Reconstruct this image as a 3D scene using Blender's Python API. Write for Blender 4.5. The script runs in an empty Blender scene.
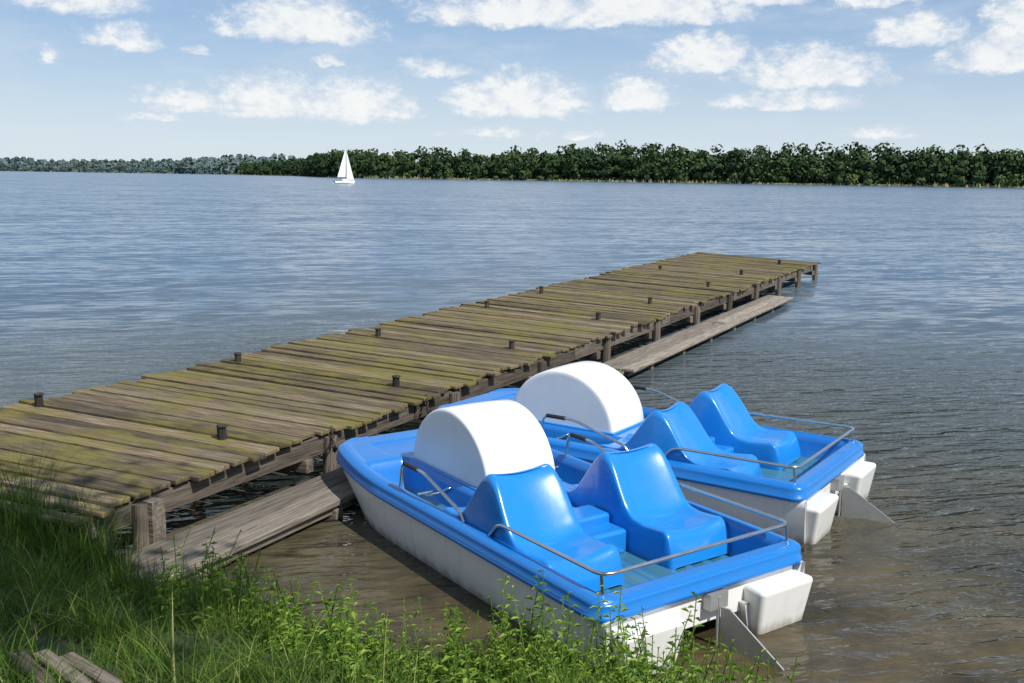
import bpy, math, random
import numpy as np
from mathutils import Matrix, Vector, Euler
random.seed(7); rng=np.random.default_rng(7)
S=bpy.context.scene
S.view_settings.view_transform='Standard'; S.view_settings.look='None'; S.view_settings.exposure=0; S.view_settings.gamma=1

# ------------------------------------------------------------------ helpers
def link(o,parent=None):
    S.collection.objects.link(o)
    if parent is not None: o.parent=parent
    return o
def empty(name,loc=(0,0,0),rotz=0):
    e=bpy.data.objects.new(name,None); e.location=loc; e.rotation_euler=(0,0,rotz); e.empty_display_size=.3
    return link(e)
def mk(name,verts,faces,mat=None,parent=None,smooth=False,cols=None,vec=None,sharp=None):
    me=bpy.data.meshes.new(name)
    verts=np.asarray(verts,dtype=np.float32)
    if isinstance(faces,np.ndarray):
        n,k=faces.shape
        me.vertices.add(len(verts)); me.vertices.foreach_set('co',verts.ravel())
        me.loops.add(n*k); me.loops.foreach_set('vertex_index',faces.ravel().astype(np.int32))
        me.polygons.add(n); me.polygons.foreach_set('loop_start',np.arange(0,n*k,k,dtype=np.int32))
        me.polygons.foreach_set('loop_total',np.full(n,k,dtype=np.int32))
        me.update(calc_edges=True)
    else:
        me.from_pydata([tuple(map(float,v)) for v in verts],[],faces)
    if smooth: me.polygons.foreach_set('use_smooth',np.ones(len(me.polygons),dtype=bool))
    if cols is not None:
        a=me.attributes.new('rnd','FLOAT','POINT'); a.data.foreach_set('value',np.asarray(cols,dtype=np.float32))
    if vec is not None:
        a=me.attributes.new('pc','FLOAT_VECTOR','POINT'); a.data.foreach_set('vector',np.asarray(vec,dtype=np.float32).ravel())
    me.validate(); me.update()
    o=bpy.data.objects.new(name,me)
    if mat: me.materials.append(mat)
    return link(o,parent)
def bevel(o,w=.01,seg=2,ang=35):
    m=o.modifiers.new('b','BEVEL'); m.width=w; m.segments=seg; m.limit_method='ANGLE'; m.angle_limit=math.radians(ang)
    o.data.polygons.foreach_set('use_smooth',np.ones(len(o.data.polygons),dtype=bool))
    m2=o.modifiers.new('w','WEIGHTED_NORMAL'); m2.keep_sharp=True
    return o
BOXF=[(0,3,2,1),(4,5,6,7),(0,1,5,4),(1,2,6,5),(2,3,7,6),(3,0,4,7)]
class Acc:
    def __init__(s): s.v=[];s.f=[];s.c=[];s.p=[]
    def box(s,c,ax,ay,az,hx,hy,hz,rnd=0.5):
        c=np.array(c,float);ax,ay,az=[np.array(a,float) for a in(ax,ay,az)]
        b=len(s.v)
        off=random.random()*50
        for (i,j,k) in [(-1,-1,-1),(1,-1,-1),(1,1,-1),(-1,1,-1),(-1,-1,1),(1,-1,1),(1,1,1),(-1,1,1)]:
            s.v.append(c+ax*hx*i+ay*hy*j+az*hz*k); s.c.append(rnd); s.p.append((hx*i+off,hy*j+off*.7,hz*k+off*.3))
        s.f+= [tuple(b+q for q in f) for f in BOXF]
    def cyl(s,c0,c1,r0,r1,n=10,rnd=.5):
        c0=Vector(c0);c1=Vector(c1);d=(c1-c0).normalized()
        u=d.orthogonal().normalized();w=d.cross(u);b=len(s.v);L=(c1-c0).length;off=random.random()*50
        for k,(c,r) in enumerate(((c0,r0),(c1,r1))):
            for i in range(n):
                t=2*math.pi*i/n
                s.v.append(np.array(c+u*math.cos(t)*r+w*math.sin(t)*r)); s.c.append(rnd); s.p.append((k*L+off,t*r,off))
        for i in range(n):
            j=(i+1)%n; s.f.append((b+i,b+j,b+n+j,b+n+i))
        s.f.append(tuple(b+n+i for i in range(n))); s.f.append(tuple(b+n-1-i for i in range(n)))
    def make(s,name,mat,parent=None,smooth=False):
        return mk(name,s.v,s.f,mat,parent,smooth,s.c,s.p)
def newmat(name):
    m=bpy.data.materials.new(name); m.use_nodes=True; nt=m.node_tree; b=nt.nodes['Principled BSDF']
    return m,nt,b
def N(nt,t,**k):
    n=nt.nodes.new(t)
    for a,v in k.items(): setattr(n,a,v)
    return n
def math_(nt,op,a,b=None,c=None,clamp=False):
    n=nt.nodes.new('ShaderNodeMath'); n.operation=op; n.use_clamp=clamp
    for i,x in enumerate((a,b,c)):
        if x is None: continue
        if isinstance(x,(int,float)): n.inputs[i].default_value=x
        else: nt.links.new(x,n.inputs[i])
    return n.outputs[0]
def vmath(nt,op,a,b=None,c=None,out=0):
    n=nt.nodes.new('ShaderNodeVectorMath'); n.operation=op
    for i,x in enumerate((a,b,c)):
        if x is None: continue
        if isinstance(x,tuple): n.inputs[i].default_value=x
        else: nt.links.new(x,n.inputs[i])
    return n.outputs[out]
def vscale(nt,a,s):
    n=nt.nodes.new('ShaderNodeVectorMath'); n.operation='SCALE'; nt.links.new(a,n.inputs[0])
    if isinstance(s,(int,float)): n.inputs['Scale'].default_value=s
    else: nt.links.new(s,n.inputs['Scale'])
    return n.outputs[0]
def noise(nt,vec,scale,detail=3,rough=.5,dist=0,vscale=None,out=0):
    if vscale is not None:
        mp=N(nt,'ShaderNodeMapping'); mp.inputs['Scale'].default_value=vscale; nt.links.new(vec,mp.inputs['Vector']); vec=mp.outputs[0]
    n=N(nt,'ShaderNodeTexNoise'); n.inputs['Scale'].default_value=scale; n.inputs['Detail'].default_value=detail
    n.inputs['Roughness'].default_value=rough; n.inputs['Distortion'].default_value=dist
    nt.links.new(vec,n.inputs['Vector']); return n.outputs[out]
def ramp(nt,fac,stops,interp='LINEAR'):
    r=N(nt,'ShaderNodeValToRGB'); e=r.color_ramp.elements; r.color_ramp.interpolation=interp
    while len(e)<len(stops): e.new(.5)
    for x,(p,c) in zip(e,stops):
        x.position=p; x.color=(*c,1) if len(c)==3 else c
    nt.links.new(fac,r.inputs[0]); return r.outputs[0]
def mix(nt,fac,a,b,mode='MIX'):
    n=N(nt,'ShaderNodeMix',data_type='RGBA',blend_type=mode)
    for s,x in ((0,fac),(6,a),(7,b)):
        if isinstance(x,(int,float)): n.inputs[s].default_value=x
        elif isinstance(x,tuple): n.inputs[s].default_value=(*x,1)
        else: nt.links.new(x,n.inputs[s])
    return n.outputs[2]
def smooth_(nt,x,a,b):
    n=N(nt,'ShaderNodeMapRange',interpolation_type='SMOOTHSTEP')
    nt.links.new(x,n.inputs[0]); n.inputs[1].default_value=a; n.inputs[2].default_value=b
    return n.outputs[0]
def bump(nt,h,b,strength=.5,dist=.01):
    n=N(nt,'ShaderNodeBump'); n.inputs['Strength'].default_value=strength; n.inputs['Distance'].default_value=dist
    nt.links.new(h,n.inputs['Height'])
    if b is not None: nt.links.new(n.outputs[0],b.inputs['Normal'])
    return n.outputs[0]

# ------------------------------------------------------------------ materials
def wood_mat(name,dark,mid,light,moss=None,mossamt=.5):
    m,nt,b=newmat(name)
    pc=N(nt,'ShaderNodeAttribute',attribute_name='pc').outputs['Vector']
    rn=N(nt,'ShaderNodeAttribute',attribute_name='rnd').outputs['Fac']
    pos=N(nt,'ShaderNodeNewGeometry').outputs['Position']
    g=noise(nt,pc,6,4,.65,.4,(0.35,5,5))
    g2=noise(nt,pc,30,2,.6,0,(0.12,4,4))
    f=math_(nt,'ADD',math_(nt,'MULTIPLY',g,.6),math_(nt,'MULTIPLY',g2,.4))
    c=ramp(nt,f,[(.32,dark),(.5,mid),(.68,light)])
    v=math_(nt,'MULTIPLY_ADD',rn,.95,.45)
    c=mix(nt,1,c,v,'MULTIPLY')
    if moss:
        blot=noise(nt,pos,1.1,3,.6)
        mm=math_(nt,'ADD',math_(nt,'MULTIPLY',blot,.5),math_(nt,'MULTIPLY',noise(nt,pc,5,4,.75,0,(.5,2.5,1)),.5))
        mf=math_(nt,'MULTIPLY',smooth_(nt,mm,.44,.60),mossamt)
        c=mix(nt,mf,c,mix(nt,g2,(moss[0]*.5,moss[1]*.5,moss[2]*.5),(moss[0]*1.4,moss[1]*1.4,moss[2]*1.4)))
    crack=smooth_(nt,g2,.38,.31)
    c=mix(nt,math_(nt,'MULTIPLY',crack,.8),c,(.015,.011,.008))
    nt.links.new(c,b.inputs['Base Color']); b.inputs['Roughness'].default_value=.85
    b.inputs['Specular IOR Level'].default_value=.25
    bump(nt,f,b,.9,.015)
    return m
M_plank=wood_mat('jetty_wood',(.050,.038,.026),(.145,.11,.072),(.30,.245,.17),(.19,.165,.035),.75)
M_beam=wood_mat('beam_wood',(.045,.036,.027),(.13,.108,.085),(.24,.205,.165))
M_float=wood_mat('grey_wood',(.10,.085,.07),(.22,.19,.155),(.36,.32,.275))
M_dark=wood_mat('dark_wood',(.02,.016,.013),(.05,.042,.034),(.10,.085,.07))

def gel(name,col,rough=.22,dirt=.25,dcol=(.2,.17,.1),waterline=False,floor=False):
    m,nt,b=newmat(name)
    pos=N(nt,'ShaderNodeTexCoord').outputs['Object']
    n1=noise(nt,pos,3,4,.6); n2=noise(nt,pos,35,3,.6)
    c=mix(nt,math_(nt,'MULTIPLY',smooth_(nt,n1,.45,.75),dirt),col,tuple(min(1,x*.7+.03) for x in col))
    c=mix(nt,math_(nt,'MULTIPLY',smooth_(nt,n2,.58,.75),dirt*.6),c,dcol)
    z=N(nt,'ShaderNodeSeparateXYZ'); nt.links.new(pos,z.inputs[0])
    if waterline:
        st=noise(nt,pos,14,4,.6,0,(1,1,.25))
        zz=math_(nt,'ADD',z.outputs[2],math_(nt,'MULTIPLY',math_(nt,'SUBTRACT',st,.5),.16))
        c=mix(nt,math_(nt,'MULTIPLY',smooth_(nt,zz,.10,.0),.6),c,(.16,.14,.075))
        st2=noise(nt,pos,9,4,.6,0,(1.5,1.5,.12))
        c=mix(nt,math_(nt,'MULTIPLY',smooth_(nt,st2,.54,.74),.2),c,(.38,.34,.25))
    if floor:
        zz=math_(nt,'ADD',z.outputs[2],math_(nt,'MULTIPLY',n1,.03))
        c=mix(nt,math_(nt,'MULTIPLY',smooth_(nt,zz,.30,.26),.8),c,mix(nt,n1,(.015,.12,.13),(.10,.22,.17)))
    nt.links.new(c,b.inputs['Base Color'])
    r=math_(nt,'MULTIPLY_ADD',n1,.3,rough-.12); nt.links.new(r,b.inputs['Roughness'])
    b.inputs['Coat Weight'].default_value=.4; b.inputs['Coat Roughness'].default_value=.08
    bump(nt,n1,b,.15,.02)
    return m
M_blue=gel('blue_gelcoat',(.007,.175,.56),.28,.35,(.08,.22,.36),floor=True)
M_blue2=gel('blue_seat',(.009,.215,.64),.25,.3,(.08,.24,.40))
M_white=gel('white_hull',(.82,.81,.78),.35,.3,(.48,.45,.38),waterline=True)
M_cover=gel('white_cover',(.82,.81,.78),.35,.25,(.55,.53,.48))
def metal(name,col,rough,metallic=1):
    m,nt,b=newmat(name); pos=N(nt,'ShaderNodeTexCoord').outputs['Object']
    n=noise(nt,pos,12,4,.6)
    nt.links.new(mix(nt,n,tuple(x*.75 for x in col),col),b.inputs['Base Color']); b.inputs['Metallic'].default_value=metallic
    nt.links.new(math_(nt,'MULTIPLY_ADD',n,.2,rough-.1),b.inputs['Roughness']); return m
M_chrome=metal('steel_tube',(.75,.75,.74),.22)
M_alu=metal('galvanised_plate',(.5,.51,.5),.5,.6)
M_iron=metal('rusty_iron',(.06,.045,.035),.7,.3)
M_black=metal('black_rubber',(.02,.02,.02),.5,0)

def foliage_mat(name,stops,transl=.3,rough=.6):
    m,nt,b=newmat(name)
    rn=N(nt,'ShaderNodeAttribute',attribute_name='rnd').outputs['Fac']
    c=ramp(nt,rn,stops)
    nt.links.new(c,b.inputs['Base Color']); b.inputs['Roughness'].default_value=rough; b.inputs['Specular IOR Level'].default_value=.3
    if transl>0:
        out=nt.nodes['Material Output']; t=N(nt,'ShaderNodeBsdfTranslucent'); ms=N(nt,'ShaderNodeMixShader'); ms.inputs[0].default_value=transl
        nt.links.new(mix(nt,1,c,(1.3,1.25,.6),'MULTIPLY'),t.inputs[0]); nt.links.new(b.outputs[0],ms.inputs[1]); nt.links.new(t.outputs[0],ms.inputs[2]); nt.links.new(ms.outputs[0],out.inputs[0])
    return m
M_grass=foliage_mat('grass_blades',[(0,(.032,.07,.012)),(.5,(.092,.17,.024)),(.85,(.20,.30,.045)),(1,(.40,.37,.16))],.35)
M_weed=foliage_mat('weed_leaves',[(0,(.05,.12,.015)),(.5,(.14,.25,.03)),(1,(.30,.41,.07))],.35)
M_leaf=foliage_mat('tree_leaves',[(0,(.02,.045,.01)),(1,(.07,.12,.02))],0)
M_far=foliage_mat('far_foliage',[(0,(.022,.044,.022)),(.5,(.042,.074,.028)),(.8,(.065,.105,.036)),(1,(.12,.155,.06))],0,.85)
M_far.node_tree.nodes['Principled BSDF'].inputs['Specular IOR Level'].default_value=.1
M_haze=foliage_mat('haze_tinted_foliage',[(0,(.10,.15,.16)),(.5,(.125,.18,.175)),(1,(.17,.22,.18))],0,.9)  # distance haze painted in: paler, bluer base colours for the far-left trees
M_reed=foliage_mat('shore_reed',[(0,(.20,.18,.09)),(.6,(.33,.28,.16)),(1,(.14,.19,.06))],0,.8)

# ------------------------------------------------------------------ camera
H=2.8
cam=bpy.data.cameras.new('camera'); co=bpy.data.objects.new('camera',cam); link(co)
cam.lens=35; cam.sensor_width=36; cam.clip_end=12000; cam.clip_start=.1
pitch=math.atan(165.5/995.6); roll=0.0127
R=Matrix.Rotation(math.pi/2-pitch,4,'X')@Matrix.Rotation(roll,4,'Z')
co.matrix_world=Matrix.Translation((0,0,H))@R
S.camera=co

# ------------------------------------------------------------------ light + sky
SUN_AZ=math.atan2(.72,-.69); SUN_EL=math.radians(50)
tosun=Vector((math.sin(SUN_AZ)*math.cos(SUN_EL),math.cos(SUN_AZ)*math.cos(SUN_EL),math.sin(SUN_EL)))
sl=bpy.data.lights.new('sun','SUN'); sl.energy=5.0; sl.angle=math.radians(.53); sl.color=(1,.955,.88)
so=bpy.data.objects.new('sun',sl); so.rotation_euler=(-tosun).to_track_quat('-Z','Y').to_euler(); so.location=(20,-20,40); link(so)

W=bpy.data.worlds.new('World'); S.world=W; W.use_nodes=True; nt=W.node_tree
try:
    W.cycles.sampling_method='MANUAL'; W.cycles.sample_map_resolution=256
except Exception as e: print(e)
bg=nt.nodes['Background']; bg.inputs[1].default_value=.1
sky=N(nt,'ShaderNodeTexSky',sky_type='NISHITA'); sky.sun_disc=False; sky.sun_elevation=SUN_EL; sky.sun_rotation=SUN_AZ
sky.air_density=1.0; sky.dust_density=.6; sky.ozone_density=2.0; sky.altitude=50
tc=N(nt,'ShaderNodeTexCoord').outputs['Generated']
sep=N(nt,'ShaderNodeSeparateXYZ'); nt.links.new(tc,sep.inputs[0])
el=math_(nt,'ARCSINE',sep.outputs[2])
hz=math_(nt,'MULTIPLY_ADD',smooth_(nt,el,.35,-.01),.5,.3)
skyt=mix(nt,smooth_(nt,el,.17,-.01),(3.4,5.2,8.0),(7.2,8.3,9.2))
skyc=mix(nt,hz,sky.outputs[0],skyt)
inv=math_(nt,'DIVIDE',1,math_(nt,'MAXIMUM',sep.outputs[2],.05))
hi=noise(nt,vscale(nt,tc,inv),1.3,4,.55)
him=math_(nt,'MULTIPLY',smooth_(nt,hi,.46,.62),smooth_(nt,el,.19,.3))
nt.links.new(mix(nt,math_(nt,'MULTIPLY',him,.7),skyc,(8.6,8.9,9.1)),bg.inputs[0])
az=math_(nt,'ARCTAN2',sep.outputs[0],sep.outputs[1])
cmb=N(nt,'ShaderNodeCombineXYZ'); nt.links.new(az,cmb.inputs[0]); nt.links.new(el,cmb.inputs[1]); ae=cmb.outputs[0]
wn=N(nt,'ShaderNodeTexNoise'); wn.inputs['Scale'].default_value=30; wn.inputs['Detail'].default_value=4; wn.inputs['Roughness'].default_value=.6
nt.links.new(vmath(nt,'MULTIPLY',ae,(1,1.5,1)),wn.inputs['Vector'])
n1=wn.outputs[0]
aew=vmath(nt,'ADD',ae,vmath(nt,'MULTIPLY',vmath(nt,'SUBTRACT',wn.outputs[1],(.5,.5,.5)),(.05,.018,0)))
blobs=[(302,42,90,42,1),(335,40,55,34,.9),(185,112,66,28,.85),(265,112,62,42,1),(345,114,76,44,1),(150,124,50,15,.7),(395,116,40,20,.8),
(512,109,88,44,1),(565,108,35,18,.8),(432,77,52,20,.8),(630,106,52,32,1),(695,70,58,38,1),(800,87,92,42,.95),(775,110,110,22,.8),(905,54,52,34,.95),
(985,78,56,38,1),(1015,50,50,50,1),(520,26,130,38,1),(640,25,130,38,1),(740,12,90,30,.95),(90,26,66,36,.9),(125,56,52,22,.85),
(55,74,18,18,.8),(490,136,80,18,.62),(570,138,85,15,.6),(870,140,70,17,.65),(330,70,30,12,.75),(200,62,40,14,.6),(15,8,70,30,.7),(860,22,70,30,.7),(330,2,110,18,.7),
(-180,90,120,60,1),(1250,80,130,70,1),(1180,130,60,20,.8)]
rmin=None
for (cx,by,hw,hh,am) in blobs:
    a0=math.atan((cx-512)/1010.0); e0=(176+.0127*(cx-512)-by)/1005.0; w=hw/1010.0*am**.5; h=hh/1005.0*am**.5
    v=vmath(nt,'MULTIPLY_ADD',aew,(1/w,1/h,0),(-a0/w,-e0/h,0))
    v=vmath(nt,'MAXIMUM',v,vmath(nt,'MULTIPLY',v,(-1,-3.2,0)))
    r2=vmath(nt,'DOT_PRODUCT',v,v,out=1)
    if am<.99: r2=math_(nt,'ADD',r2,(1-am)*.8)
    rmin=r2 if rmin is None else math_(nt,'MINIMUM',rmin,r2)
dens=math_(nt,'MAXIMUM',math_(nt,'SUBTRACT',1.08,rmin),-.8)
n2=noise(nt,ae,55,6,.68,0,(1,1.6,1))
dd=math_(nt,'ADD',dens,math_(nt,'MULTIPLY',math_(nt,'SUBTRACT',n2,.5),1.9))
mask=smooth_(nt,dd,.05,.95)
thin=math_(nt,'MULTIPLY',smooth_(nt,noise(nt,ae,9,4,.6,0,(1,3.5,1)),.42,.75),.4)
mask=math_(nt,'MAXIMUM',math_(nt,'MULTIPLY',mask,.93),thin)
shade=smooth_(nt,math_(nt,'ADD',dd,math_(nt,'MULTIPLY',math_(nt,'SUBTRACT',n1,.5),2.6)),.1,1.25)
ccol=mix(nt,shade,(6.5,7.3,8.4),(9.4,9.5,9.4))
bg2=N(nt,'ShaderNodeBackground'); bg2.inputs[1].default_value=.1
nt.links.new(mix(nt,mask,skyc,ccol),bg2.inputs[0])
ms=N(nt,'ShaderNodeMixShader')
lowsky=math_(nt,'MULTIPLY',math_(nt,'LESS_THAN',el,.21),math_(nt,'GREATER_THAN',sep.outputs[1],.25))
nt.links.new(lowsky,ms.inputs[0]); nt.links.new(bg.outputs[0],ms.inputs[1]); nt.links.new(bg2.outputs[0],ms.inputs[2])
nt.links.new(ms.outputs[0],nt.nodes['World Output'].inputs[0])

# ------------------------------------------------------------------ water
m,nt,b=newmat('lake_water'); M_water=m
pos=N(nt,'ShaderNodeNewGeometry').outputs['Position']
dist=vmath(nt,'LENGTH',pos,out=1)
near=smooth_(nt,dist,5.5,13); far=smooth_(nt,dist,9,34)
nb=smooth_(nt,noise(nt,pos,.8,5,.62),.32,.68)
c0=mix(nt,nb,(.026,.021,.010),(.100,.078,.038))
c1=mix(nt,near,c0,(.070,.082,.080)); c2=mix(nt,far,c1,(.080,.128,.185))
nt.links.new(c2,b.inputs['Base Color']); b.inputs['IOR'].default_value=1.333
nt.links.new(math_(nt,'MULTIPLY_ADD',smooth_(nt,dist,12,100),.10,.04),b.inputs['Roughness'])
rot=N(nt,'ShaderNodeMapping'); rot.inputs['Rotation'].default_value=(0,0,math.radians(-14)); nt.links.new(pos,rot.inputs[0]); rp=rot.outputs[0]
w1=noise(nt,rp,1.7,2,.5,.4,(.45,1.5,1)); w2=noise(nt,rp,4.6,3,.55,.5,(.5,1.5,1))
gust=smooth_(nt,noise(nt,rp,.05,3,.5,0,(.4,2,1)),.3,.7)
h=math_(nt,'ADD',math_(nt,'MULTIPLY',w1,.21),math_(nt,'MULTIPLY',w2,.115))
h=math_(nt,'MULTIPLY',h,math_(nt,'MULTIPLY_ADD',gust,.5,.75))
calm=math_(nt,'MULTIPLY_ADD',smooth_(nt,dist,5.5,10),.65,.35)
h=math_(nt,'MULTIPLY',h,calm)
h=math_(nt,'MULTIPLY',h,math_(nt,'MULTIPLY_ADD',smooth_(nt,dist,9,22),-.97,1.0))
nb_=bump(nt,h,None,1,1.0)
# chop too small to resolve at a distance: normals tilted towards the near shore to turn reflections skyward
sl1=vmath(nt,'SUBTRACT',noise(nt,rp,2.8,3,.6,.3,(.45,1.5,1),out=1),(.5,.5,.5))
sl2=vmath(nt,'SUBTRACT',noise(nt,rp,.55,3,.65,0,(.35,1.6,1),out=1),(.5,.5,.5))
wh=N(nt,'ShaderNodeTexWhiteNoise',noise_dimensions='3D'); nt.links.new(vscale(nt,pos,91.7),wh.inputs['Vector'])
sl3=vmath(nt,'SUBTRACT',wh.outputs['Color'],(.5,.5,.5))
sl=vmath(nt,'ADD',vscale(nt,sl1,.95),vscale(nt,sl2,.55)); sl=vmath(nt,'ADD',sl,vscale(nt,sl3,.10))
sx_n=N(nt,'ShaderNodeSeparateXYZ'); nt.links.new(sl,sx_n.inputs[0])
cb=N(nt,'ShaderNodeCombineXYZ'); nt.links.new(math_(nt,'MULTIPLY',sx_n.outputs[0],.7),cb.inputs[0])
nt.links.new(math_(nt,'MINIMUM',math_(nt,'SUBTRACT',sx_n.outputs[1],.085),-.02),cb.inputs[1])
sl=vscale(nt,cb.outputs[0],math_(nt,'MULTIPLY',smooth_(nt,dist,8,20),math_(nt,'MULTIPLY_ADD',gust,.5,.75)))
nt.links.new(vmath(nt,'NORMALIZE',vmath(nt,'ADD',nb_,sl)),b.inputs['Normal'])
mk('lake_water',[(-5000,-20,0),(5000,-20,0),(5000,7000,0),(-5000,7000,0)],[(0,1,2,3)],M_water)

# ------------------------------------------------------------------ near bank
SX=[-60,-20,-8,-5,-3.76,-2.5,-1.5,-.6,.5,1.2,2,4,8,20,60]; SY=[16,11,8.2,7.35,7.0,6.45,5.62,5.2,4.9,4.55,4.15,3.4,2,-2,-8]
def ys(x): return np.interp(x,SX,SY)
def zg(x,y):
    x=np.asarray(x,float);y=np.asarray(y,float)
    d=ys(x)+.10*np.sin(x*3.1)+.06*np.sin(x*7.3+1)-y
    z=np.where(d>0,1.25*(1-np.exp(-np.maximum(d,0)*.42)),d*.45)
    return z+.03*np.sin(x*5+y*3)+.02*np.sin(x*11-y*9)
gx=np.concatenate([np.linspace(-300,-12,40,endpoint=False),np.linspace(-12,8,200,endpoint=False),np.linspace(8,300,41)])
gy=np.concatenate([np.linspace(-300,-6,30,endpoint=False),np.linspace(-6,10,160,endpoint=False),np.linspace(10,22,12)])
X,Y=np.meshgrid(gx,gy); Z=np.maximum(zg(X,Y),-3)
nx,ny=len(gx),len(gy); idx=np.arange(nx*ny).reshape(ny,nx)
F=np.stack([idx[:-1,:-1],idx[:-1,1:],idx[1:,1:],idx[1:,:-1]],-1).reshape(-1,4)
m,nt,b=newmat('soil_bank'); pos=N(nt,'ShaderNodeNewGeometry').outputs['Position']
c=ramp(nt,noise(nt,pos,4,6,.65),[(.3,(.02,.03,.010)),(.5,(.035,.05,.015)),(.7,(.06,.055,.025))]); nt.links.new(c,b.inputs['Base Color']); b.inputs['Roughness'].default_value=.95
bump(nt,noise(nt,pos,25,5,.7),b,.8,.03)
mk('ground',np.stack([X.ravel(),Y.ravel(),Z.ravel()],1),F,m,smooth=True)

def blades(name,P,h,w,lean,mat,col,seg=3):
    n=len(P); ang=rng.uniform(0,2*np.pi,n); la=rng.uniform(0,2*np.pi,n)
    sx=np.cos(ang)*w/2; sy=np.sin(ang)*w/2; lx=np.cos(la)*lean*h; ly=np.sin(la)*lean*h
    V=np.zeros((n,(seg+1)*2,3)); 
    for k in range(seg+1):
        t=k/seg; ww=(1-t)**.7 if k<seg else .06
        for s in (0,1):
            q=k*2+s; sg=1 if s else -1
            V[:,q,0]=P[:,0]+lx*t**2+sg*sx*ww; V[:,q,1]=P[:,1]+ly*t**2+sg*sy*ww; V[:,q,2]=P[:,2]+h*(t-.35*lean*t*t)
    base=np.arange(n)[:,None,None]*(seg+1)*2
    f=np.array([[2*k,2*k+1,2*k+3,2*k+2] for k in range(seg)])[None]+base
    cc=np.repeat(col,(seg+1)*2)
    return mk(name,V.reshape(-1,3),f.reshape(-1,4),mat,cols=cc)
n=60000
px=rng.uniform(-6,2.3,n); py=ys(px)+.12-rng.uniform(0,1,n)**1.1*3.0
tuft=np.sin(px*4.3+1)*np.sin(py*5.1)+.6*np.sin(px*9+py*7)+rng.normal(0,.4,n)
keep=(py>2.8)&(tuft>-.9)
px,py,tuft=px[keep],py[keep],tuft[keep]; n=len(px)
P=np.stack([px,py,zg(px,py)-.02],1)
h=rng.uniform(.07,.20,n)*(1+.45*np.clip(tuft,-1,1.5))*np.where(rng.random(n)<.08,1.9,1)
blades('grass',P,h,rng.uniform(.004,.010,n),rng.uniform(.2,1.1,n),M_grass,np.clip(rng.beta(2.2,2.6,n)*.85+.07*tuft+(rng.random(n)<.06)*.5,0,1))
def clump(cx,cy,n,r,hh):
    a=rng.uniform(0,2*np.pi,n); rr=r*np.sqrt(rng.random(n)); x=cx+np.cos(a)*rr; y=cy+np.sin(a)*rr
    return np.stack([x,y,np.maximum(zg(x,y),-.05)-.02],1), rng.uniform(.45,1,n)*hh
Ps=[];hs=[]
for (cx,cy,k,r,hh) in [(-3.1,6.5,420,.34,.88),(-2.75,6.2,260,.25,.62),(-3.7,6.75,260,.35,.7),(-4.3,7.0,200,.4,.6),(-2.3,5.9,160,.3,.38),(-1.5,5.3,150,.3,.38),(-.4,4.95,150,.3,.40),(.1,4.85,120,.3,.42),(.7,4.7,160,.25,.45)]:
    p,q=clump(cx,cy,k,r,hh); Ps.append(p);hs.append(q)
P=np.concatenate(Ps);h=np.concatenate(hs);n=len(P)
blades('sedge_clump',P,h,rng.uniform(.006,.011,n),rng.uniform(.05,.5,n),M_grass,rng.beta(2,3,n),seg=5)
V=[];Fc=[];C=[]
def weed(x,y,hh,nl,ls):
    z0=float(zg(x,y))-.02; la=random.uniform(0,6.28); ln=random.uniform(0,.3)*hh
    b=len(V); c0=random.random()*.6+.2
    pts=[(x+math.cos(la)*ln*t*t,y+math.sin(la)*ln*t*t,z0+hh*t) for t in (0,.33,.66,1)]
    for p in pts:
        for dx,dy in ((.003,0),(-.0015,.0026),(-.0015,-.0026)): V.append((p[0]+dx,p[1]+dy,p[2])); C.append(c0*.6)
    for k in range(3):
        for i in range(3):
            j=(i+1)%3; Fc.append((b+3*k+i,b+3*k+j,b+3*k+3+j,b+3*k+3+i))
    ph=random.uniform(0,6.28)
    for i in range(nl):
        t=.12+.88*(i+.5)/nl; q=(x+math.cos(la)*ln*t*t,y+math.sin(la)*ln*t*t,z0+hh*t)
        a=ph+i*2.4; l=ls*(1.15-.75*t)*random.uniform(.7,1.2); w=l*random.uniform(.28,.4); up=random.uniform(-.1,.7)
        d=(math.cos(a),math.sin(a)); s=(-d[1],d[0]); b=len(V)
        m1=(q[0]+d[0]*l*.5,q[1]+d[1]*l*.5,q[2]+l*up*.6); tip=(q[0]+d[0]*l,q[1]+d[1]*l,q[2]+l*(up*.6-.15))
        V.extend([q,(m1[0]+s[0]*w/2,m1[1]+s[1]*w/2,m1[2]+w*.15),tip,(m1[0]-s[0]*w/2,m1[1]-s[1]*w/2,m1[2]+w*.15)])
        cc=min(1,max(0,c0+random.uniform(-.2,.25)+.15*t)); C.extend([cc]*4)
        Fc.append((b,b+1,b+2)); Fc.append((b,b+2,b+3))
for i in range(1050):
    x=random.choice([random.gauss(-1.05,.35),random.gauss(-.1,.35),random.gauss(.75,.22),random.uniform(-2.2,1.3)])
    y=float(ys(x))-abs(random.gauss(0,.4))+.08
    weed(x,y,random.uniform(.10,.34)*random.choice([.7,1,1.7]),random.randint(8,16),random.uniform(.04,.11))
for (x,y,hh) in [(.62,4.85,.65),(.8,4.75,.6),(.92,4.72,.75),(.5,4.9,.55),(1.35,4.5,.55),(-.05,5.0,.65),(-.2,5.0,.5),(.1,4.95,.65),(-1.3,5.4,.5),(-1.6,5.6,.45),(.72,4.8,.55),(.35,4.9,.7),(.28,4.85,.55),(1.05,4.65,.55),(.18,4.9,.68),(-.3,5.0,.5),(.0,4.85,.6),(.45,4.8,.68),(1.22,4.6,.66),(.55,4.75,.72),(-.9,5.25,.45),(-.7,5.15,.42)]:
    weed(x,y,hh,24,.11)
mk('bank_weeds',V,Fc,M_weed,cols=C)
A=Acc()
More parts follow.
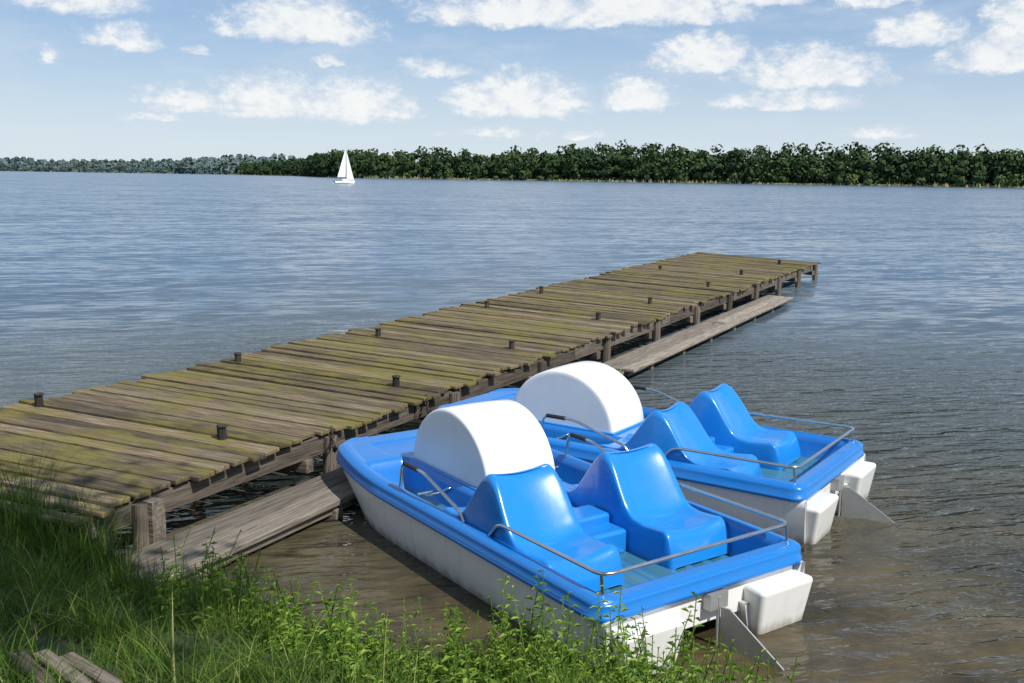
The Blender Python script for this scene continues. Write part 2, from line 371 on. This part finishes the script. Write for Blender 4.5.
for (x,y,a,L) in [(-1.74,3.62,-.75,.42),(-1.65,3.66,-.7,.40),(-1.84,3.58,-.8,.35)]:
    A.box((x,y,float(zg(x,y))+.09),(math.cos(a),math.sin(a),.03),(-math.sin(a),math.cos(a),0),(0,0,1),L/2,.032,.015,random.random())
bevel(A.make('old_boards',M_beam),.005)

# ------------------------------------------------------------------ tree behind the photographer (shades the bank)
def build_tree(name,base,crown,R3,nleaf,ls):
    tr=empty(name,(0,0,0)); A=Acc()
    base=Vector(base); crown=Vector(crown); pts=[base]
    for i in range(1,7):
        t=i/6; pts.append(base.lerp(crown,t**1.0)+Vector((random.uniform(-.15,.15),random.uniform(-.15,.15),math.sin(t*3.14)*.4)))
    for i in range(6): A.cyl(pts[i],pts[i+1],.24*(1-i/7.5),.24*(1-(i+1)/7.5),12)
    cl=[]
    for k in range(34):
        u=Vector((random.gauss(0,1),random.gauss(0,1),random.gauss(0,1))).normalized()*random.uniform(.45,1)
        e=crown+Vector((u.x*R3[0],u.y*R3[1],u.z*R3[2])); s=pts[random.choice([3,4,5,6])]; mid=s.lerp(e,.5)+Vector((0,0,.3))
        A.cyl(s,mid,.07,.045,6); A.cyl(mid,e,.045,.012,6); cl.append(e); cl.append(mid.lerp(e,.5))
    A.make('trunk_and_limbs',M_beam,tr,True)
    P=np.array([tuple(cl[i%len(cl)]) for i in range(nleaf)])+rng.normal(0,.38,(nleaf,3))
    a=rng.normal(0,1,(nleaf,3)); a/=np.linalg.norm(a,axis=1)[:,None]; c=rng.normal(0,1,(nleaf,3)); bb=np.cross(a,c); bb/=np.linalg.norm(bb,axis=1)[:,None]
    V=np.stack([P-a*ls,P+bb*ls*.5,P+a*ls,P-bb*ls*.5],1).reshape(-1,3)
    mk('leaves',V,np.arange(nleaf*4).reshape(-1,4),M_leaf,tr,cols=np.repeat(rng.random(nleaf),4))
build_tree('tree',(-2.0,-2.2,1.1),(.25,1.65,7.4),(2.0,1.4,1.2),7000,.11)

# ------------------------------------------------------------------ jetty
d=np.array([.465,.885]); nrm=np.array([.885,-.465])
def PR(s):
    p=np.array([-2.62,6.96]); q=np.array([8.66,28.27]); return p+(q-p)*s
def PL(s):
    p=np.array([-5.55,8.35]); q=np.array([5.92,31.58]); return p+(q-p)*s
jet=empty('jetty'); A=Acc(); s=-.028; Ltot=24.1; zt=.5
while s<1.0:
    w=random.uniform(.12,.19)/Ltot; g=random.choice([.018,.022,.03,.045])/Ltot
    if random.random()<.03: g=.08/Ltot
    r=PR(s+w/2);l=PL(s+w/2); r=r+nrm*random.uniform(-.06,.06); l=l-nrm*random.uniform(-.08,.07)
    c=(r+l)/2; ax=(r-l); L=np.linalg.norm(ax); ax/=L; ay=np.array([-ax[1],ax[0]])
    sk=random.uniform(-.005,.005); ax=ax+ay*sk
    tz=random.uniform(-.006,.006); tl=random.uniform(-.05,.05)
    za=zt-.02+random.uniform(-.010,.012)+.012*math.sin(s*37)
    A.box((c[0],c[1],za),np.array([ax[0],ax[1],tz*.6]),np.array([ay[0],ay[1],tl]),np.array([0,0,1]),L/2,w*Ltot/2,.02,random.random()**1.1)
    s+=w+g
bevel(A.make('planks',M_plank,jet),.006,1)
A=Acc()
for off in (.10,1.05,2.1,3.05):
    a=PR(-.02)-nrm*off; c=PR(.985)-nrm*off
    for i in range(6):
        p=a+(c-a)*i/6; q=a+(c-a)*(i+1)/6; mid=(p+q)/2; L=np.linalg.norm(q-p); ax=(q-p)/L
        A.box((mid[0],mid[1],.36+random.uniform(-.01,.01)),(ax[0],ax[1],0),(-ax[1],ax[0],0),(0,0,1),L/2-.01,.045,.088,random.random())
for i in range(12):
    t=-.015+i*.0905
    r=PR(t)-nrm*.02; l=PL(t)+nrm*.05; c=(r+l)/2; ax=(r-l);L=np.linalg.norm(ax);ax/=L
    A.box((c[0],c[1],.22),(ax[0],ax[1],0),(-ax[1],ax[0],0),(0,0,1),L/2,.05,.06,random.random())
bevel(A.make('beams',M_beam,jet),.008,1)
A=Acc()
for i in range(12):
    t=-.008+i*.0905
    for off in (.03,1.7,3.05):
        p=PR(t)-nrm*off+d*.13; A.cyl((p[0],p[1],-.8),(p[0],p[1],.43),.075,.068,12,random.random())
p=PR(0.0)+nrm*.03; A.box((p[0],p[1],.24),(nrm[0],nrm[1],0),(d[0],d[1],0),(0,0,1),.05,.06,.205,.95)
A.make('piles',M_beam,jet)
A=Acc()
for (x,y) in [(-4.64,9.55),(-3.37,12.04),(-1.93,14.17),(-.45,17.4),(.57,19.79),(3.72,25.16),(-2.51,8.41),(-1.27,10.75),(0,13.3),(1.4,16.08),(2.54,18.26),(5.54,24.1),(4.2,21.3),(7.3,27.3)]:
    h=random.uniform(.09,.12); A.cyl((x,y,.48),(x+random.uniform(-.01,.01),y,.5+h),.042,.038,12,random.random()); A.cyl((x,y,.5+h),(x,y,.52+h),.05,.047,12,.5)
bevel(A.make('pile_heads',M_dark,jet),.006,2)

A=Acc(); wk=empty('walkway')
def seg(s0,s1,n0,n1,z,nb=3):
    wd=(n1-n0)/nb
    for k in range(nb):
        cn=n0+wd*(k+.5); cs=(s0+s1)/2; c=d*cs+nrm*cn
        A.box((c[0],c[1],z+random.uniform(-.006,.006)),(d[0],d[1],random.uniform(-.001,.001)),(-nrm[0],-nrm[1],0),(0,0,1),(s1-s0)/2+random.uniform(-.06,.06),wd/2-.008,.026,random.random())
seg(4.15,8.35,-5.46,-4.88,.14,2); seg(8.5,12.8,-5.46,-4.92,.12,2); seg(12.9,18.0,-5.42,-4.82,.13,3); seg(18.1,22.9,-5.42,-4.82,.14,3)
for s in np.arange(4.8,22.8,1.5):
    c=d*s+nrm*-5.16; A.box((c[0],c[1],.04),(nrm[0],nrm[1],0),(d[0],d[1],0),(0,0,1),.27,.05,.045,.4)
for s0,s1 in ((4.3,8.3),(12.9,22.8)):
    for nn in (-5.36,-4.96):
        c=d*(s0+s1)/2+nrm*nn; A.box((c[0],c[1],.07),(d[0],d[1],0),(nrm[0],nrm[1],0),(0,0,1),(s1-s0)/2-.03,.03,.035,.3)
bevel(A.make('walkway_boards',M_float,wk),.008,1)

# ------------------------------------------------------------------ pedal boats
def curve_tube(name,pts,r,mat,parent,rad=.07):
    P=[Vector(p) for p in pts]; out=[P[0]]
    for i in range(1,len(P)-1):
        a=(P[i-1]-P[i]);b=(P[i+1]-P[i]); rr=min(rad,a.length*.45,b.length*.45); A_=P[i]+a.normalized()*rr; B_=P[i]+b.normalized()*rr
        for k in range(7):
            t=k/6; out.append(A_*(1-t)**2+P[i]*2*t*(1-t)+B_*t*t)
    out.append(P[-1])
    c=bpy.data.curves.new(name,'CURVE'); c.dimensions='3D'; c.bevel_depth=r; c.bevel_resolution=3; c.use_fill_caps=True
    s=c.splines.new('POLY'); s.points.add(len(out)-1)
    for p,q in zip(s.points,out): p.co=(*q,1)
    s.use_smooth=True
    o=bpy.data.objects.new(name,c); c.materials.append(mat); return link(o,parent)
def ss(x,a,b):
    t=np.clip((x-a)/(b-a),0,1); return t*t*(3-2*t)
LB=3.78
def Wd(y):
    y=np.asarray(y,float)
    w=.80-.17*np.clip((y-2.5)/1.25,0,1)**2.2
    r=.22; t=np.clip((y-(LB-r))/r,0,1); w=w-.22*(1-np.sqrt(np.clip(1-t*t,0,1)))
    r=.09; t=np.clip((r-y)/r,0,1); w=w-.07*(1-np.sqrt(np.clip(1-t*t,0,1)))
    return w
def deck_z(x,y):
    ed=Wd(y)-np.abs(x)
    top=.475+.03*ss(y,2.6,3.6)
    inside=ss(ed,.065,.105)
    sternwell=ss(y,.10,.15)*(1-ss(y,1.62,1.68))
    footwell=ss(y,1.60,1.66)*(1-ss(y,2.95,3.10))*ss(np.abs(x),.34,.38)
    well=np.maximum(sternwell,footwell)*inside
    z=top-(top-.245)*well
    z=z+.012*(1-inside)*ss(ed,0,.03)
    fd=ss(y,3.18,3.22)*(1-ss(y,3.52,3.56))*ss(.45-np.abs(x),0,.04)
    z=z-.015*fd
    z=z+.012*ss(np.sin(np.abs(x)*42),.2,.6)*sternwell*inside
    return z
def pedal_boat(loc,rotz):
    B=empty('pedal_boat',loc,rotz); B.scale=(1.07,1.015,1.0)
    nu=101
    yy=np.concatenate([np.linspace(0,.2,22,endpoint=False),np.linspace(.2,LB-.22,170,endpoint=False),LB-.22*(1-np.linspace(0,1,28))**2])
    uu=np.linspace(-1,1,nu); YY,UU=np.meshgrid(yy,uu,indexing='ij'); XX=UU*Wd(YY); ZZ=deck_z(XX,YY)
    edgey=np.minimum(YY,LB-YY); ZZ=ZZ-.012*(1-ss(edgey,0,.03))
    ny=len(yy); idx=np.arange(ny*nu).reshape(ny,nu)
    V=np.stack([XX.ravel(),YY.ravel(),ZZ.ravel()],1)
    Fq=np.stack([idx[:-1,:-1],idx[1:,:-1],idx[1:,1:],idx[:-1,1:]],-1).reshape(-1,4)[:,::-1]
    mk('deck_tray',V,Fq,M_blue,B,True)
    loop=[tuple(V[i]) for i in idx[:,0]]+[tuple(V[i]) for i in idx[-1,1:]]+[tuple(V[i]) for i in idx[::-1,-1][1:]]+[tuple(V[i]) for i in idx[0,::-1][1:-1]]
    L=np.array(loop); n=len(L); nxt=np.roll(L,-1,0)-np.roll(L,1,0); nn=np.stack([-nxt[:,1],nxt[:,0]],1)
    nn/= (np.linalg.norm(nn,axis=1)[:,None]+1e-9); cen=np.array([0,LB/2])
    sg=np.sign(((L[:,:2]-cen)*nn).sum(1)); sg[sg==0]=1; nn*=sg[:,None]
    prof=[(0,None),(.014,-.010),(.020,-.026),(.020,-.078),(.030,-.084),(.032,-.108),(.022,-.114),(-.03,-.115)]
    VV=[]
    zt_=.475+.03*ss(L[:,1],2.6,3.6)
    for o,z in prof:
        zc=L[:,2] if z is None else zt_+z
        VV.append(np.stack([L[:,0]+nn[:,0]*o,L[:,1]+nn[:,1]*o,zc],1))
    VV=np.concatenate(VV); a=np.arange(n); bq=np.roll(a,-1)
    FF=np.concatenate([np.stack([k*n+a,k*n+bq,(k+1)*n+bq,(k+1)*n+a],1) for k in range(len(prof)-1)])
    mk('gunwale',VV,FF,M_blue,B,True)
    for sgn,nm in ((-1,'pontoon_port'),(1,'pontoon_starboard')):
        ys_=np.concatenate([[-.035,-.03,.0],np.linspace(.15,2.6,16),np.linspace(2.7,LB-.05,18)]); rows=[]
        for y in ys_:
            wt=float(Wd(min(max(y,.1),LB-.02)))-.012; f=float(ss(y,2.5,LB))
            zb=-.16+.36*f**1.8; top=.375+.03*float(ss(y,2.6,3.6))
            wb=wt-.10-.08*f; inn=.27*(1-.55*f); inb=.33*(1-.3*f); inb=min(inb,wb-.05)
            pts=[(wt-.03,top),(wt,top-.01),(wt-.004,top-.07)]
            for t in (.25,.5,.75): pts.append((wt-(wt-wb)*(t**1.6)*.75,top-.07-(top-.07-zb)*t))
            pts+= [(wb+.01,zb+.04),(wb-.03,zb+.008),((wb+inb)/2,zb-.005),(inb+.03,zb+.01),(inb,zb+.05),(inn,.19+.01*f if zb<.13 else max(zb+.06,.19)),(inn-.01,.215 if zb<.13 else max(.215,zb+.08)),(wt-.055,.22 if zb<.13 else max(.22,zb+.085))]
            rows.append([(sgn*px_,y,pz) for px_,pz in pts])
        k=len(rows[0]); Vp=[p for r in rows for p in r]; Fp=[]
        for i in range(len(rows)-1):
            for j in range(k):
                j2=(j+1)%k; Fp.append((i*k+j,i*k+j2,(i+1)*k+j2,(i+1)*k+j))
        Fp.append(tuple(range(k))); Fp.append(tuple((len(rows)-1)*k+j for j in range(k))[::-1])
        if sgn<0: Fp=[f[::-1] for f in Fp]
        mk(nm,Vp,Fp,M_white,B,True)
        A=Acc(); A.box((sgn*.525,-.06,.12),(1,0,0),(0,1,0),(0,0,1),.235,.09,.195)
        o=A.make('stern_block',M_white,B)
        for v in o.data.vertices:
            if v.co.z<0: v.co.x=sgn*.525+(v.co.x-sgn*.525)*.82; v.co.y+=.06 if v.co.y<-.06 else 0
        bevel(o,.035,4)
    A=Acc(); A.box((0,1.9,.18),(1,0,0),(0,1,0),(0,0,1),.285,1.70,.04); A.box((0,.035,.26),(1,0,0),(0,1,0),(0,0,1),.735,.022,.118); A.box((0,LB-.12,.30),(1,0,0),(0,1,0),(0,0,1),.40,.05,.075); bevel(A.make('tunnel_roof',M_white,B),.01)
    ky=[.52,.56,.61,.70,.82,.93,1.00,1.07,1.14,1.20,1.26,1.32,1.38,1.45,1.53,1.61,1.70,1.80,1.86,1.90]
    kz=[.25,.44,.495,.485,.475,.49,.545,.65,.76,.835,.87,.862,.80,.69,.57,.50,.49,.50,.46,.25]
    ysm=np.linspace(.52,1.90,110); zz=np.interp(ysm,ky,kz); ker=np.ones(5)/5
    zz2=np.convolve(np.pad(zz,2,'edge'),ker,'valid'); zz2[0]=zz[0];zz2[-1]=zz[-1]
    us=np.sin(np.linspace(-math.pi/2,math.pi/2,35))
    for sx_ in (-.46,.46):
        Vs=[];
        for y,z in zip(ysm,zz2):
            tt=float(ss(z,.52,.90)); hw=.262-.012*tt**2
            for u in us:
                a=abs(u)
                dish=.045*(1-u*u)*(1-.3*tt)*float(ss(z,.3,.45))
                ed=max(0,(a-.80)/.20); cr=(.03+.05*tt)*(1-math.sqrt(max(0,1-ed*ed)))
                zv=max(.235,z-dish-cr+.012)
                yv=y
                if .9<y<1.26: yv=y+.045*(1-u*u)*tt
                Vs.append((sx_+u*hw,yv,zv))
        nr=len(ysm);nc=len(us); idx=np.arange(nr*nc).reshape(nr,nc)
        Fs=np.stack([idx[:-1,:-1],idx[:-1,1:],idx[1:,1:],idx[1:,:-1]],-1).reshape(-1,4)
        V0=np.array(Vs); 
        base=len(V0); left=V0[idx[:,0]].copy(); right=V0[idx[:,-1]].copy()
        l1=left.copy(); l1[:,0]-=.006; l1[:,2]-=.02; l1[:,2]=np.maximum(l1[:,2],.235); r1=right.copy(); r1[:,0]+=.006; r1[:,2]-=.02; r1[:,2]=np.maximum(r1[:,2],.235)
        l2=left.copy(); l2[:,0]=sx_-.275; l2[:,2]=.235; r2=right.copy(); r2[:,0]=sx_+.275; r2[:,2]=.235
        V0=np.concatenate([V0,l1,l2,r1,r2]); fs=[]
        def strip(a,b_,flip):
            for i in range(nr-1):
                q=(a(i),a(i+1),b_(i+1),b_(i)); fs.append(q[::-1] if flip else q)
        strip(lambda i:idx[i,0],lambda i:base+i,False); strip(lambda i:base+i,lambda i:base+nr+i,False)
        strip(lambda i:idx[i,-1],lambda i:base+2*nr+i,True); strip(lambda i:base+2*nr+i,lambda i:base+3*nr+i,True)
        mk('seat',V0,np.concatenate([Fs,np.array(fs)]),M_blue2,B,True)
    A=Acc(); A.box((0,1.34,.325),(1,0,0),(0,1,0),(0,0,1),.178,.40,.09); A.box((0,1.24,.41),(1,0,0),(0,1,0),(0,0,1),.178,.12,.07); o=A.make('console',M_blue2,B); bevel(o,.03,4)
    R_=.545; hw=.30; cy=2.48; zc=.46; na=48; prof=[]
    for (t,rr) in ((-hw,-.10),(-hw,-.045),(-hw,-.022),(-hw+.006,-.008),(-hw+.018,0),(-hw*.5,.006),(0,.008),(hw*.5,.006),(hw-.018,0),(hw-.006,-.008),(hw,-.022),(hw,-.045),(hw,-.10)): prof.append((t,R_+rr))
    Vc=[];Fc_=[]
    for i in range(na+1):
        th=math.pi*i/na
        for (x,r) in prof: Vc.append((x,cy+math.cos(th)*r*1.04,zc+math.sin(th)*r*1.0))
    k=len(prof)
    for i in range(na):
        for j in range(k-1): Fc_.append((i*k+j,i*k+j+1,(i+1)*k+j+1,(i+1)*k+j))
    b0=len(Vc); Vc.append((-hw+.0,cy,zc+.02)); Vc.append((hw,cy,zc+.02))
    for i in range(na): Fc_.append((i*k,(i+1)*k,b0)); Fc_.append(((i+1)*k+k-1,i*k+k-1,b0+1))
    Fc_=[f[::-1] for f in Fc_]
    mk('paddle_wheel_cover',Vc,Fc_,M_cover,B,True)
    A=Acc(); A.box((0,cy,.475),(1,0,0),(0,1,0),(0,0,1),hw+.03,R_+.05,.018); bevel(A.make('cover_flange',M_blue2,B),.008)
    z=.487
    curve_tube('stern_rail',[(-.74,1.20,z-.01),(-.74,1.10,z+.11),(-.74,.06,z+.12),(.74,.06,z+.12),(.74,1.10,z+.11),(.74,1.20,z-.01)],.0125,M_chrome,B,.09)
    for x in (-.74,.74):
        curve_tube('rail_post',[(x*.985,.07,z-.02),(x*.985,.09,z+.115)],.010,M_chrome,B)
        curve_tube('side_handle',[(x,1.50,z-.01),(x,1.55,z+.05),(x,2.05,z+.20),(x,2.36,z+.20),(x,2.40,z-.01)],.012,M_chrome,B,.06)
        curve_tube('grip',[(x,2.14,z+.20),(x,2.33,z+.20)],.018,M_black,B)
        curve_tube('pedal_crank',[(x*.40,2.35,.42),(x*.5,2.35,.42),(x*.5,2.45,.36),(x*.68,2.45,.36),(x*.68,2.35,.42),(x*.85,2.35,.42)],.010,M_chrome,B,.01)
    curve_tube('steering_lever',[(.0,1.66,.40),(0,1.64,.60),(.06,1.62,.66)],.011,M_chrome,B,.04)
    Vr=[];out=[(-.02,.27),(-.02,-.18),(-.46,-.18),(-.50,-.03),(-.46,.0),(-.08,.27)]
    for s_ in (-.006,.006): Vr+=[(s_,y,zq) for y,zq in out]
    kk=len(out); Fr=[tuple(range(kk))[::-1],tuple(kk+i for i in range(kk))]+[(i,(i+1)%kk,kk+(i+1)%kk,kk+i) for i in range(kk)]
    o=mk('rudder',Vr,Fr,M_alu,B); o.location=(.03,-.05,0); o.rotation_euler=(0,0,math.radians(12))
    A=Acc(); A.box((.03,-.02,.30),(1,0,0),(0,1,0),(0,0,1),.07,.035,.05); A.cyl((.03,-.05,.0),(.03,-.05,.33),.012,.012,10); A.make('rudder_bracket',M_alu,B)
    return B
f1=Vector((-.573,.820)).normalized(); r1=Vector((f1.y,-f1.x))
c=Vector((.50,5.20))+r1*.87
pedal_boat((c.x,c.y,-.015),math.atan2(r1.y,r1.x))
f2=Vector((-.825,.565)).normalized(); r2=Vector((f2.y,-f2.x)); c=Vector((2.23,7.36))+r2*.87
pedal_boat((c.x,c.y,-.015),math.atan2(r2.y,r2.x))

def chain(name,a,b,sag=.12,n=22):
    a=Vector(a);b=Vector(b); V=[];Fc=[]
    pts=[a.lerp(b,i/n)-Vector((0,0,sag*4*(i/n)*(1-i/n))) for i in range(n+1)]
    for i in range(n):
        c=(pts[i]+pts[i+1])/2; t=(pts[i+1]-pts[i]); L=t.length; t.normalize(); u=t.cross(Vector((0,0,1)))
        if u.length<.01:u=Vector((1,0,0))
        u.normalize(); w=t.cross(u)
        if i%2: u,w=w,-u
        NA,NB=12,5;b0=len(V)
        for k in range(NA):
            th=2*math.pi*k/NA; dr=t*math.cos(th)+u*math.sin(th)*.62; cc=c+(t*math.cos(th)*L*.68+u*math.sin(th)*L*.40)
            for q in range(NB):
                ph=2*math.pi*q/NB; V.append(cc+dr.normalized()*math.cos(ph)*.007+w*math.sin(ph)*.007)
        for k in range(NA):
            for q in range(NB): Fc.append((b0+k*NB+q,b0+k*NB+(q+1)%NB,b0+((k+1)%NA)*NB+(q+1)%NB,b0+((k+1)%NA)*NB+q))
    mk(name,V,Fc,M_iron,None,True)
chain('mooring_chain',(-1.64,8.86,.51),(-1.52,8.38,.47),.12,16)
chain('mooring_chain',(-.90,10.25,.51),(-.80,9.75,.47),.1,14)

# ------------------------------------------------------------------ sailing boat
def sailboat(loc,rz):
    B=empty('sailing_boat',loc,rz)
    V=[];F_=[];n=15
    for i in range(n):
        t=i/(n-1); y=-3.1+6.4*t; w=1.15*math.sin(math.pi*min(1,(.28+.72*t)))**.8 if t<.999 else .02; w=max(w,.03)
        sh=.75+.25*t*t
        for (a,zz) in ((-1,sh),(-.92,.3),(-.55,-.15),(0,-.3),(.55,-.15),(.92,.3),(1,sh)): V.append((w*a,y+(.25*(zz/sh) if t>.9 else 0),zz))
    for i in range(n-1):
        for j in range(6): F_.append((i*7+j,i*7+j+1,(i+1)*7+j+1,(i+1)*7+j))
        F_.append((i*7+6,i*7,(i+1)*7,(i+1)*7+6))
    F_.append((0,1,2,3,4,5,6))
    mk('hull',V,F_,M_cover,B,True)
    A=Acc(); A.box((0,.6,1.1),(1,0,0),(0,1,0),(0,0,1),.6,1.2,.28); o=A.make('cabin',M_cover,B); bevel(o,.15,3)
    A=Acc(); A.cyl((0,.9,.8),(0,.9,10.2),.06,.04,8); A.cyl((0,.85,1.75),(.75,-2.4,1.75),.05,.05,8); A.make('mast_and_boom',M_alu,B)
    def sail(nm,p0,p1,p2,belly):
        p0,p1,p2=[Vector(p) for p in(p0,p1,p2)];V=[];F_=[];n=10
        for i in range(n+1):
            a=i/n; L=p0.lerp(p2,a);Rr=p1.lerp(p2,a)
            for j in range(n+1): q=L.lerp(Rr,j/n); V.append((q.x+belly*math.sin(math.pi*j/n)*(1-a),q.y,q.z))
        for i in range(n):
            for j in range(n): F_.append((i*(n+1)+j,i*(n+1)+j+1,(i+1)*(n+1)+j+1,(i+1)*(n+1)+j))
        mk(nm,V,F_,M_cover,B,True)
    sail('mainsail',(0,.82,1.9),(.72,-2.3,1.9),(0,.82,10),.3); sail('jib',(0,3.3,1.1),(.7,.6,1.3),(0,1.0,9.2),.3)
    return B
sailboat((-47.5,281,0),math.radians(-52))

# ------------------------------------------------------------------ far shore
RS=np.array([(-330,1230),(-225,1058),(-150,800),(-95,690),(22,640),(134,575),(262,520),(400,470),(560,400),(760,300)],float)
LS=np.array([(-2600,2900),(-1500,2350),(-962,1900),(-600,1560),(-300,1260),(-150,1300)],float)
def along(P,step):
    seg=np.diff(P,axis=0);L=np.linalg.norm(seg,axis=1);cum=np.concatenate([[0],np.cumsum(L)]); s=np.arange(0,cum[-1],step)
    return np.interp(s,cum,P[:,0]),np.interp(s,cum,P[:,1])
def land(name,P,depth,z1,mat):
    x,y=along(P,25); d_=np.stack([x,y],1); dirn=d_/np.linalg.norm(d_,axis=1)[:,None]
    rows=[(0,-.5),(4,.8),(40,2),(depth*.5,z1*.6),(depth,z1),(depth*6,z1)]
    V=np.concatenate([np.stack([x+dirn[:,0]*a,y+dirn[:,1]*a,np.full(len(x),z)],1) for a,z in rows]); n=len(x)
    F_=np.concatenate([np.stack([k*n+np.arange(n-1),k*n+np.arange(1,n),(k+1)*n+np.arange(1,n),(k+1)*n+np.arange(n-1)],1) for k in range(len(rows)-1)])
    return mk(name,V,F_,mat,smooth=True)
m,nt,b=newmat('shore_ground'); pos=N(nt,'ShaderNodeNewGeometry').outputs['Position']
nt.links.new(ramp(nt,noise(nt,pos,.02,4),[(.35,(.05,.08,.03)),(.65,(.12,.14,.05))]),b.inputs['Base Color']); b.inputs['Roughness'].default_value=1
land('shore_ground',RS,120,5,m); land('shore_ground',LS,500,22,m)
def forest(name,P,step,rows,rowd,hfun,nq,qs,mat,zr):
    VV=[];CC=[]
    for r in range(rows):
        x,y=along(P,step); n=len(x); x=x+rng.normal(0,step*.35,n); y=y+rng.normal(0,step*.35,n)
        dd=np.stack([x,y],1); dn=dd/np.linalg.norm(dd,axis=1)[:,None]; off=6+r*rowd+rng.uniform(-rowd*.4,rowd*.4,n)
        x=x+dn[:,0]*off;y=y+dn[:,1]*off
        for i in range(n):
            u0=x[i]/y[i]
            if abs(u0)>.8: continue
            grove=math.sin(u0*31+r*.8)*.5+math.sin(u0*77+2)*.5
            h=hfun(u0)*random.uniform(.76,1.10)*(1+.06*grove)*(.66+.34*min(1,(r+.6)/2.2)); cw=h*random.uniform(.26,.40); z0=zr*min(1,off[i]/(rows*rowd))
            tone=random.gauss(.40,.13)+.10*math.sin(u0*43+1)
            nl=random.randint(4,6)+2; q=nq//nl
            for l in range(nl):
                a=random.uniform(0,6.28)
                t=random.uniform(.3,.86) if l>2 else random.uniform(.06,.35)
                rr=cw*(1-.6*abs(t-.5)*1.3)*random.uniform(.1,.75)
                c=np.array([x[i]+math.cos(a)*rr,y[i]+math.sin(a)*rr,z0+h*t]); lr=h*random.uniform(.16,.24)
                u=rng.normal(0,1,(q,3)); u/=np.linalg.norm(u,axis=1)[:,None]; rad=lr*rng.uniform(.7,1.05,q)[:,None]
                p=c+u*rad*np.array([1,1,.8]); p[:,2]=np.maximum(p[:,2],z0+.3)
                nrm_=u+rng.normal(0,.28,(q,3)); nrm_/=np.linalg.norm(nrm_,axis=1)[:,None]
                t1=np.cross(nrm_,rng.normal(0,1,(q,3))); t1/=np.linalg.norm(t1,axis=1)[:,None]; t2=np.cross(nrm_,t1)
                sz=qs*rng.uniform(.6,1.2,q)[:,None]
                VV.append(np.stack([p-t1*sz,p-t2*sz*.8,p+t1*sz,p+t2*sz*.8],1).reshape(-1,3))
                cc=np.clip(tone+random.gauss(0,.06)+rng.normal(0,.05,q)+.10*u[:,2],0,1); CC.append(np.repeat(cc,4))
    V=np.concatenate(VV);C=np.concatenate(CC)
    return mk(name,V,np.arange(len(V)).reshape(-1,4),mat,cols=C)
def hr(u):
    return float(np.interp(u,[-.25,-.18,-.1,0,.06,.12,.2,.3,.45,.6],[12,18,18,18,22,23,19,22,20.5,19]))
forest('distant_trees',RS,6.0,5,8,hr,180,1.2,M_far,3.5)
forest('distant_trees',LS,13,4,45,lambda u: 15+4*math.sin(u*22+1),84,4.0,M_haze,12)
x,y=along(RS,15); sel=rng.random(len(x))<.3
VV=[];CC=[]
for xi,yi in zip(x[sel],y[sel]):
    hh=random.choice([3,4,5,7,9]); xi+=random.uniform(-6,6); tone=random.uniform(.6,.95)
    q=90; u=rng.normal(0,1,(q,3));u/=np.linalg.norm(u,axis=1)[:,None]; p=np.array([xi,yi,hh*.5])+u*np.array([hh*.55,hh*.55,hh*.5])*rng.uniform(.6,1.05,(q,1))
    nrm_=u+rng.normal(0,.4,(q,3));nrm_/=np.linalg.norm(nrm_,axis=1)[:,None];t1=np.cross(nrm_,rng.normal(0,1,(q,3)));t1/=np.linalg.norm(t1,axis=1)[:,None];t2=np.cross(nrm_,t1)
    VV.append(np.stack([p-t1*.8,p-t2*.7,p+t1*.8,p+t2*.7],1).reshape(-1,3)); CC.append(np.repeat(np.clip(tone+rng.normal(0,.1,q),0,1),4))
V=np.concatenate(VV); mk('shore_bushes',V,np.arange(len(V)).reshape(-1,4),M_far,cols=np.concatenate(CC))
x,y=along(RS,.8); n=len(x); P=np.stack([x+rng.normal(0,1.5,n),y+rng.normal(0,1.5,n),np.zeros(n)-.1],1)
blades('shore_reeds',P,rng.uniform(.8,2.0,n)*(.6+.8*np.abs(np.sin(x*.02))),rng.uniform(1.2,2.0,n),rng.uniform(0,.2,n),M_reed,rng.random(n),seg=2)
